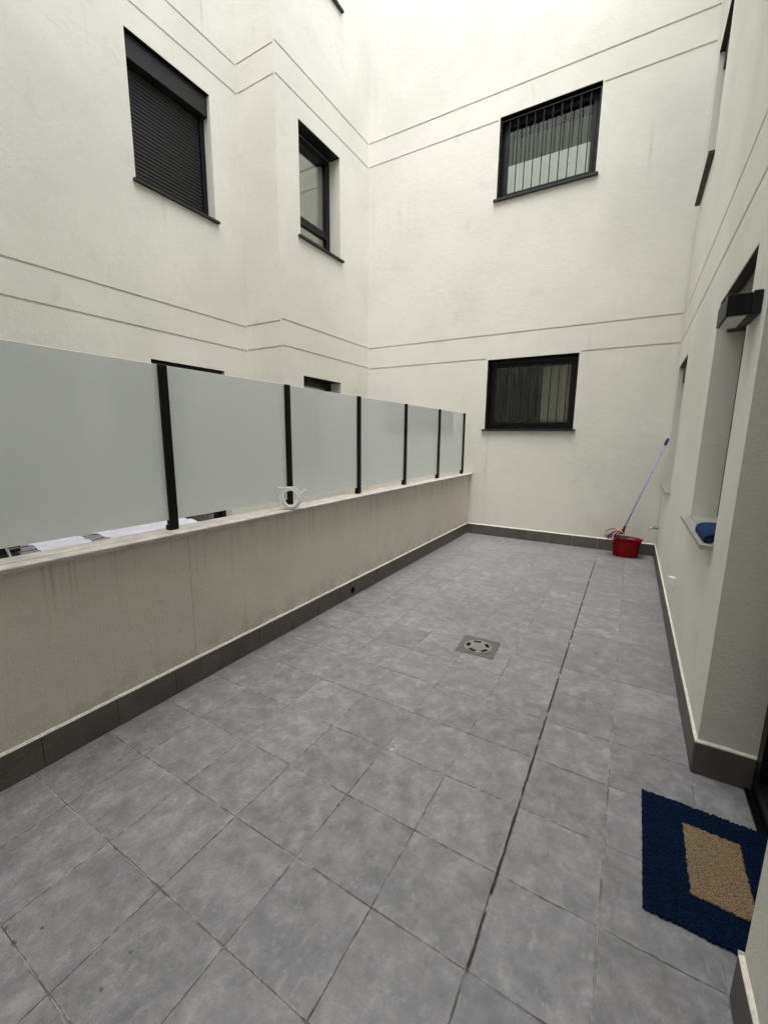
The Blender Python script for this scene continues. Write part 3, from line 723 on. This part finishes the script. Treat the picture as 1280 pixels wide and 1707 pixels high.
# ------------------------------------------------------------------ mop
mp = thing('floor_mop', 'mop with a pale blue stick leaning from the red bucket to the wall', 'mop', (.0, 6.36, .26))
tip = Vector((.385, 6.465, 1.580)); low = Vector((-.004, 6.335, .335)); dr_ = (tip - low).normalized()
bm = bmesh.new(); tube(bm, [low + dr_ * .05, tip - dr_ * .08], .0105, 12); obj('stick', bm, M_HANDLE, mp)
bm = bmesh.new(); tube(bm, [tip - dr_ * .095, tip - dr_ * .08, tip - dr_ * .03, tip], [.012, .0165, .019, .013], 14); obj('grip', bm, M_BLUE, mp)
bm = bmesh.new(); tube(bm, [low + dr_ * .10, low + dr_ * .05, low + dr_ * .01, low - dr_ * .02], [.014, .017, .026, .034], 14); obj('socket', bm, M_RED, mp)
random.seed(21); bms = [bmesh.new() for _ in range(3)]
for k in range(120):
    g = random.uniform(-1.0, 1.0); a0 = low - dr_ * .01 + Vector((random.uniform(-.02, .02), random.uniform(-.03, .02), random.uniform(-.012, .012)))
    reach = random.uniform(.07, .20); out = Vector((-math.cos(g), -abs(math.sin(g)) * .75 + .18 * (g > 0), 0)).normalized()
    lift = random.uniform(.0, .045); drop = random.uniform(.02, .085)
    p1 = a0 + out * reach * .35 + Vector((0, 0, lift)); p2 = a0 + out * reach * .75 + Vector((0, 0, lift * .6 - drop * .25)); p3 = a0 + out * reach + Vector((random.uniform(-.01, .01), random.uniform(-.015, .015), -drop))
    tube(bms[(0, 0, 0, 0, 2, 0)[k % 6] if k % 7 else 1], catmull([a0, p1, p2, p3], 3), [.0075] * 9 + [.005], 6)
for b_, mt, nm in zip(bms, M_STR, ('white', 'red', 'grey')):
    o = obj('mop_strand', b_, mt, mp); o['kind'] = 'stuff'; o['label'] = nm + ' cotton mop strands'

# ------------------------------------------------------------------ tap on the right wall
tp = thing('wall_tap', 'small chrome tap on the wall above the corner skirting', 'tap', (.40, 6.36, .43))
bm = bmesh.new(); lathe(bm, [(.022, 0), (.022, .006), (.011, .008), (.011, .075)], 16, T(.3995, 6.36, .43) @ Matrix.Rotation(R(-90), 4, 'Y')); obj('tap_body', bm, M_CHROME, tp)
bm = bmesh.new(); tube(bm, catmull([(.345, 6.36, .43), (.318, 6.36, .430), (.302, 6.36, .420), (.296, 6.36, .395)], 5), .010, 12); obj('spout', bm, M_CHROME, tp)
bm = bmesh.new(); lathe(bm, [(.007, 0), (.007, .022), (.004, .026)], 12, T(.350, 6.36, .438)); box(bm, .318, .385, 6.353, 6.367, .462, .469); bmesh.ops.bevel(bm, geom=[e for e in bm.edges if e.calc_length() > .02], offset=.001, segments=1, affect='EDGES'); obj('lever', bm, M_CHROME, tp)

# ------------------------------------------------------------------ socket cover
sk = thing('wall_socket', 'small white weatherproof socket low on the wall past the ledge', 'socket', (.40, 3.93, .41))
obj('socket_box', bbox(.362, .3995, 3.905, 3.955, .405, .478, .004, 2), M_WHITE, sk)
obj('socket_lid', bbox(.352, .3618, 3.908, 3.952, .412, .484, .003, 2), M_WHITE, sk)

# ------------------------------------------------------------------ wall lamp
wl = thing('wall_lamp', 'black box shaped wall lamp with pale underside by the doorway', 'lamp', (.40, 2.46, 2.10))
obj('back_plate', bbox(.368, .3995, 2.345, 2.555, 2.066, 2.160, .003), M_LAMP, wl)
bm = bmesh.new(); box(bm, .286, .3675, 2.355, 2.592, 2.072, 2.156); bmesh.ops.bevel(bm, geom=bm.edges[:], offset=.002, segments=1, affect='EDGES'); hd = obj('lamp_housing', bm, M_LAMP, wl)
obj('diffuser', bbox(.296, .3575, 2.368, 2.580, 2.0655, 2.0722, .001), M_DIFF, hd)

# ------------------------------------------------------------------ folded towel on the ledge
s = NT('navy_towel'); p = s.pos(); n = s.noise(s.scale(p, 1, 3, 3), 60, 4); c = s.mix(s.maprange(n, .3, .7), (.010, .022, .070), (.022, .048, .125)); s.set(c, .95, spec=.1); s.bump(s.noise(p, 300, 3), .5, .003); M_TOWEL = s.m
bm = bmesh.new()
def folded(y0, y1, x0, x1, z0, layers, t):
    """folded cloth: a serpentine of thick layers extruded along Y"""
    path = []
    for k in range(layers):
        z = z0 + t * .5 + k * t; xs = [x0 + t * .5, (x0 + x1) / 2, x1 - t * .5]
        if k % 2: xs.reverse()
        path += [Vector((x, 0, z + .002 * math.sin(9 * x + k))) for x in xs]
        if k < layers - 1: path.append(Vector((xs[-1] + (t * .42 if k % 2 == 0 else -t * .42), 0, z + t * .5)))
    return path
# thick rounded pad with a fold seam along the near end
prof = []
for k in range(44):
    g = 2 * math.pi * k / 44; c_, s_ = math.cos(g), math.sin(g); prof.append((math.copysign(abs(c_) ** .35, c_), math.copysign(abs(s_) ** .55, s_)))
tz = 1.0405; n = 26; rings = []
for i in range(n + 1):
    t = i / n; x = .362 + .235 * (.5 - .5 * math.cos(math.pi * t)); e_ = max(.30, math.sin(math.pi * t) ** .45)
    hh = .030 * e_ * (1 + .08 * math.sin(t * 9)); wy = .178 * (.90 + .10 * e_) * (1 + .02 * math.sin(t * 7))
    rings.append([bm.verts.new((x, 2.808 + wy * a_ * (1 - .07 * math.exp(-(b_ / .14) ** 2)), tz + .0300 + hh * b_ - (.030 - min(hh, .030)) + .002 * math.sin(6 * a_ + 4 * t))) for a_, b_ in prof])
for A, B in zip(rings, rings[1:]):
    for k in range(44): bm.faces.new((A[k], A[(k + 1) % 44], B[(k + 1) % 44], B[k])).smooth = True
bm.faces.new(rings[0]); bm.faces.new(rings[-1])
tw = tag(obj('folded_towel', bm, M_TOWEL), 'folded navy blue towel lying on the grey window ledge', 'towel')
bm = bmesh.new(); tube(bm, catmull([(.39, 2.645, 1.070), (.43, 2.643, 1.071), (.50, 2.643, 1.071), (.56, 2.645, 1.070)], 5), .0022, 6); obj('hem', bm, M_TOWEL, tw)

# ------------------------------------------------------------------ neighbour's drying rack behind the screen
rk = thing('drying_rack', 'low drying rack with white sheets seen under the frosted glass', 'rack', (-3.4, 1.7, 0))
for y in (1.12, 2.28):
    bm = bmesh.new(); tube(bm, [(-3.05, y, .003), (-3.75, y, .80)], .009, 8); tube(bm, [(-3.75, y, .003), (-3.05, y, .80)], .009, 8)
    obj('rack_leg', bm, M_STEEL, rk)
for k in range(6):
    bm = bmesh.new(); x = -3.05 - .14 * k; tube(bm, [(x, 1.06, .80), (x, 2.33, .80)], .005, 8); obj('rail', bm, M_STEEL, rk)
def sheet(y0, y1, x0, x1, seed, droop):
    rnd = random.Random(seed); bm = bmesh.new(); nx, ny = 26, 20; vv = []
    ph = [rnd.uniform(0, 6.28) for _ in range(6)]
    for i in range(nx + 1):
        row = []; t = i / nx; sx = x0 + (x1 - x0) * t
        for j in range(ny + 1):
            y = y0 + (y1 - y0) * j / ny
            z = .806 + .012 * math.sin(17 * y + ph[0]) * math.sin(9 * sx + ph[1]) + .014 * abs(math.sin(23 * sx + 3 * y + ph[2]))
            if t < .12: z -= droop * ((.12 - t) / .12)
            if t > .88: z -= droop * ((t - .88) / .12)
            row.append(bm.verts.new((sx + .01 * math.sin(12 * y + ph[3]), y + .012 * math.sin(7 * sx + ph[4]), z)))
        vv.append(row)
    for i in range(nx):
        for j in range(ny): bm.faces.new((vv[i][j], vv[i + 1][j], vv[i + 1][j + 1], vv[i][j + 1])).smooth = True
    bmesh.ops.solidify(bm, geom=bm.faces[:], thickness=.003)
    return bm
tag(obj('bed_sheet', sheet(1.13, 1.43, -3.02, -3.60, 4, .20), M_SHEET), 'narrow crumpled white sheet on the drying rack', 'sheet', 'sheets on the drying rack')
tag(obj('bed_sheet', sheet(1.55, 2.29, -3.02, -3.74, 5, .25), M_SHEET), 'wide white sheet on the drying rack beside the black post foot', 'sheet', 'sheets on the drying rack')

bn = thing('storage_bench', 'dark grey bench against the wall seen under the frosted glass', 'bench', (-4.6, 1.5, 0))
obj('seat', bbox(-4.86, -4.36, .55, 2.35, .42, .47, .006), M_SBOX, bn)
obj('backrest', bbox(-4.87, -4.83, .55, 2.35, .471, .82, .006), M_SBOX, bn)
for x in (-4.80, -4.42):
    for y in (.62, 2.28): obj('leg', bbox(x - .025, x + .025, y - .025, y + .025, .001, .419, .004), M_SBOX, bn)
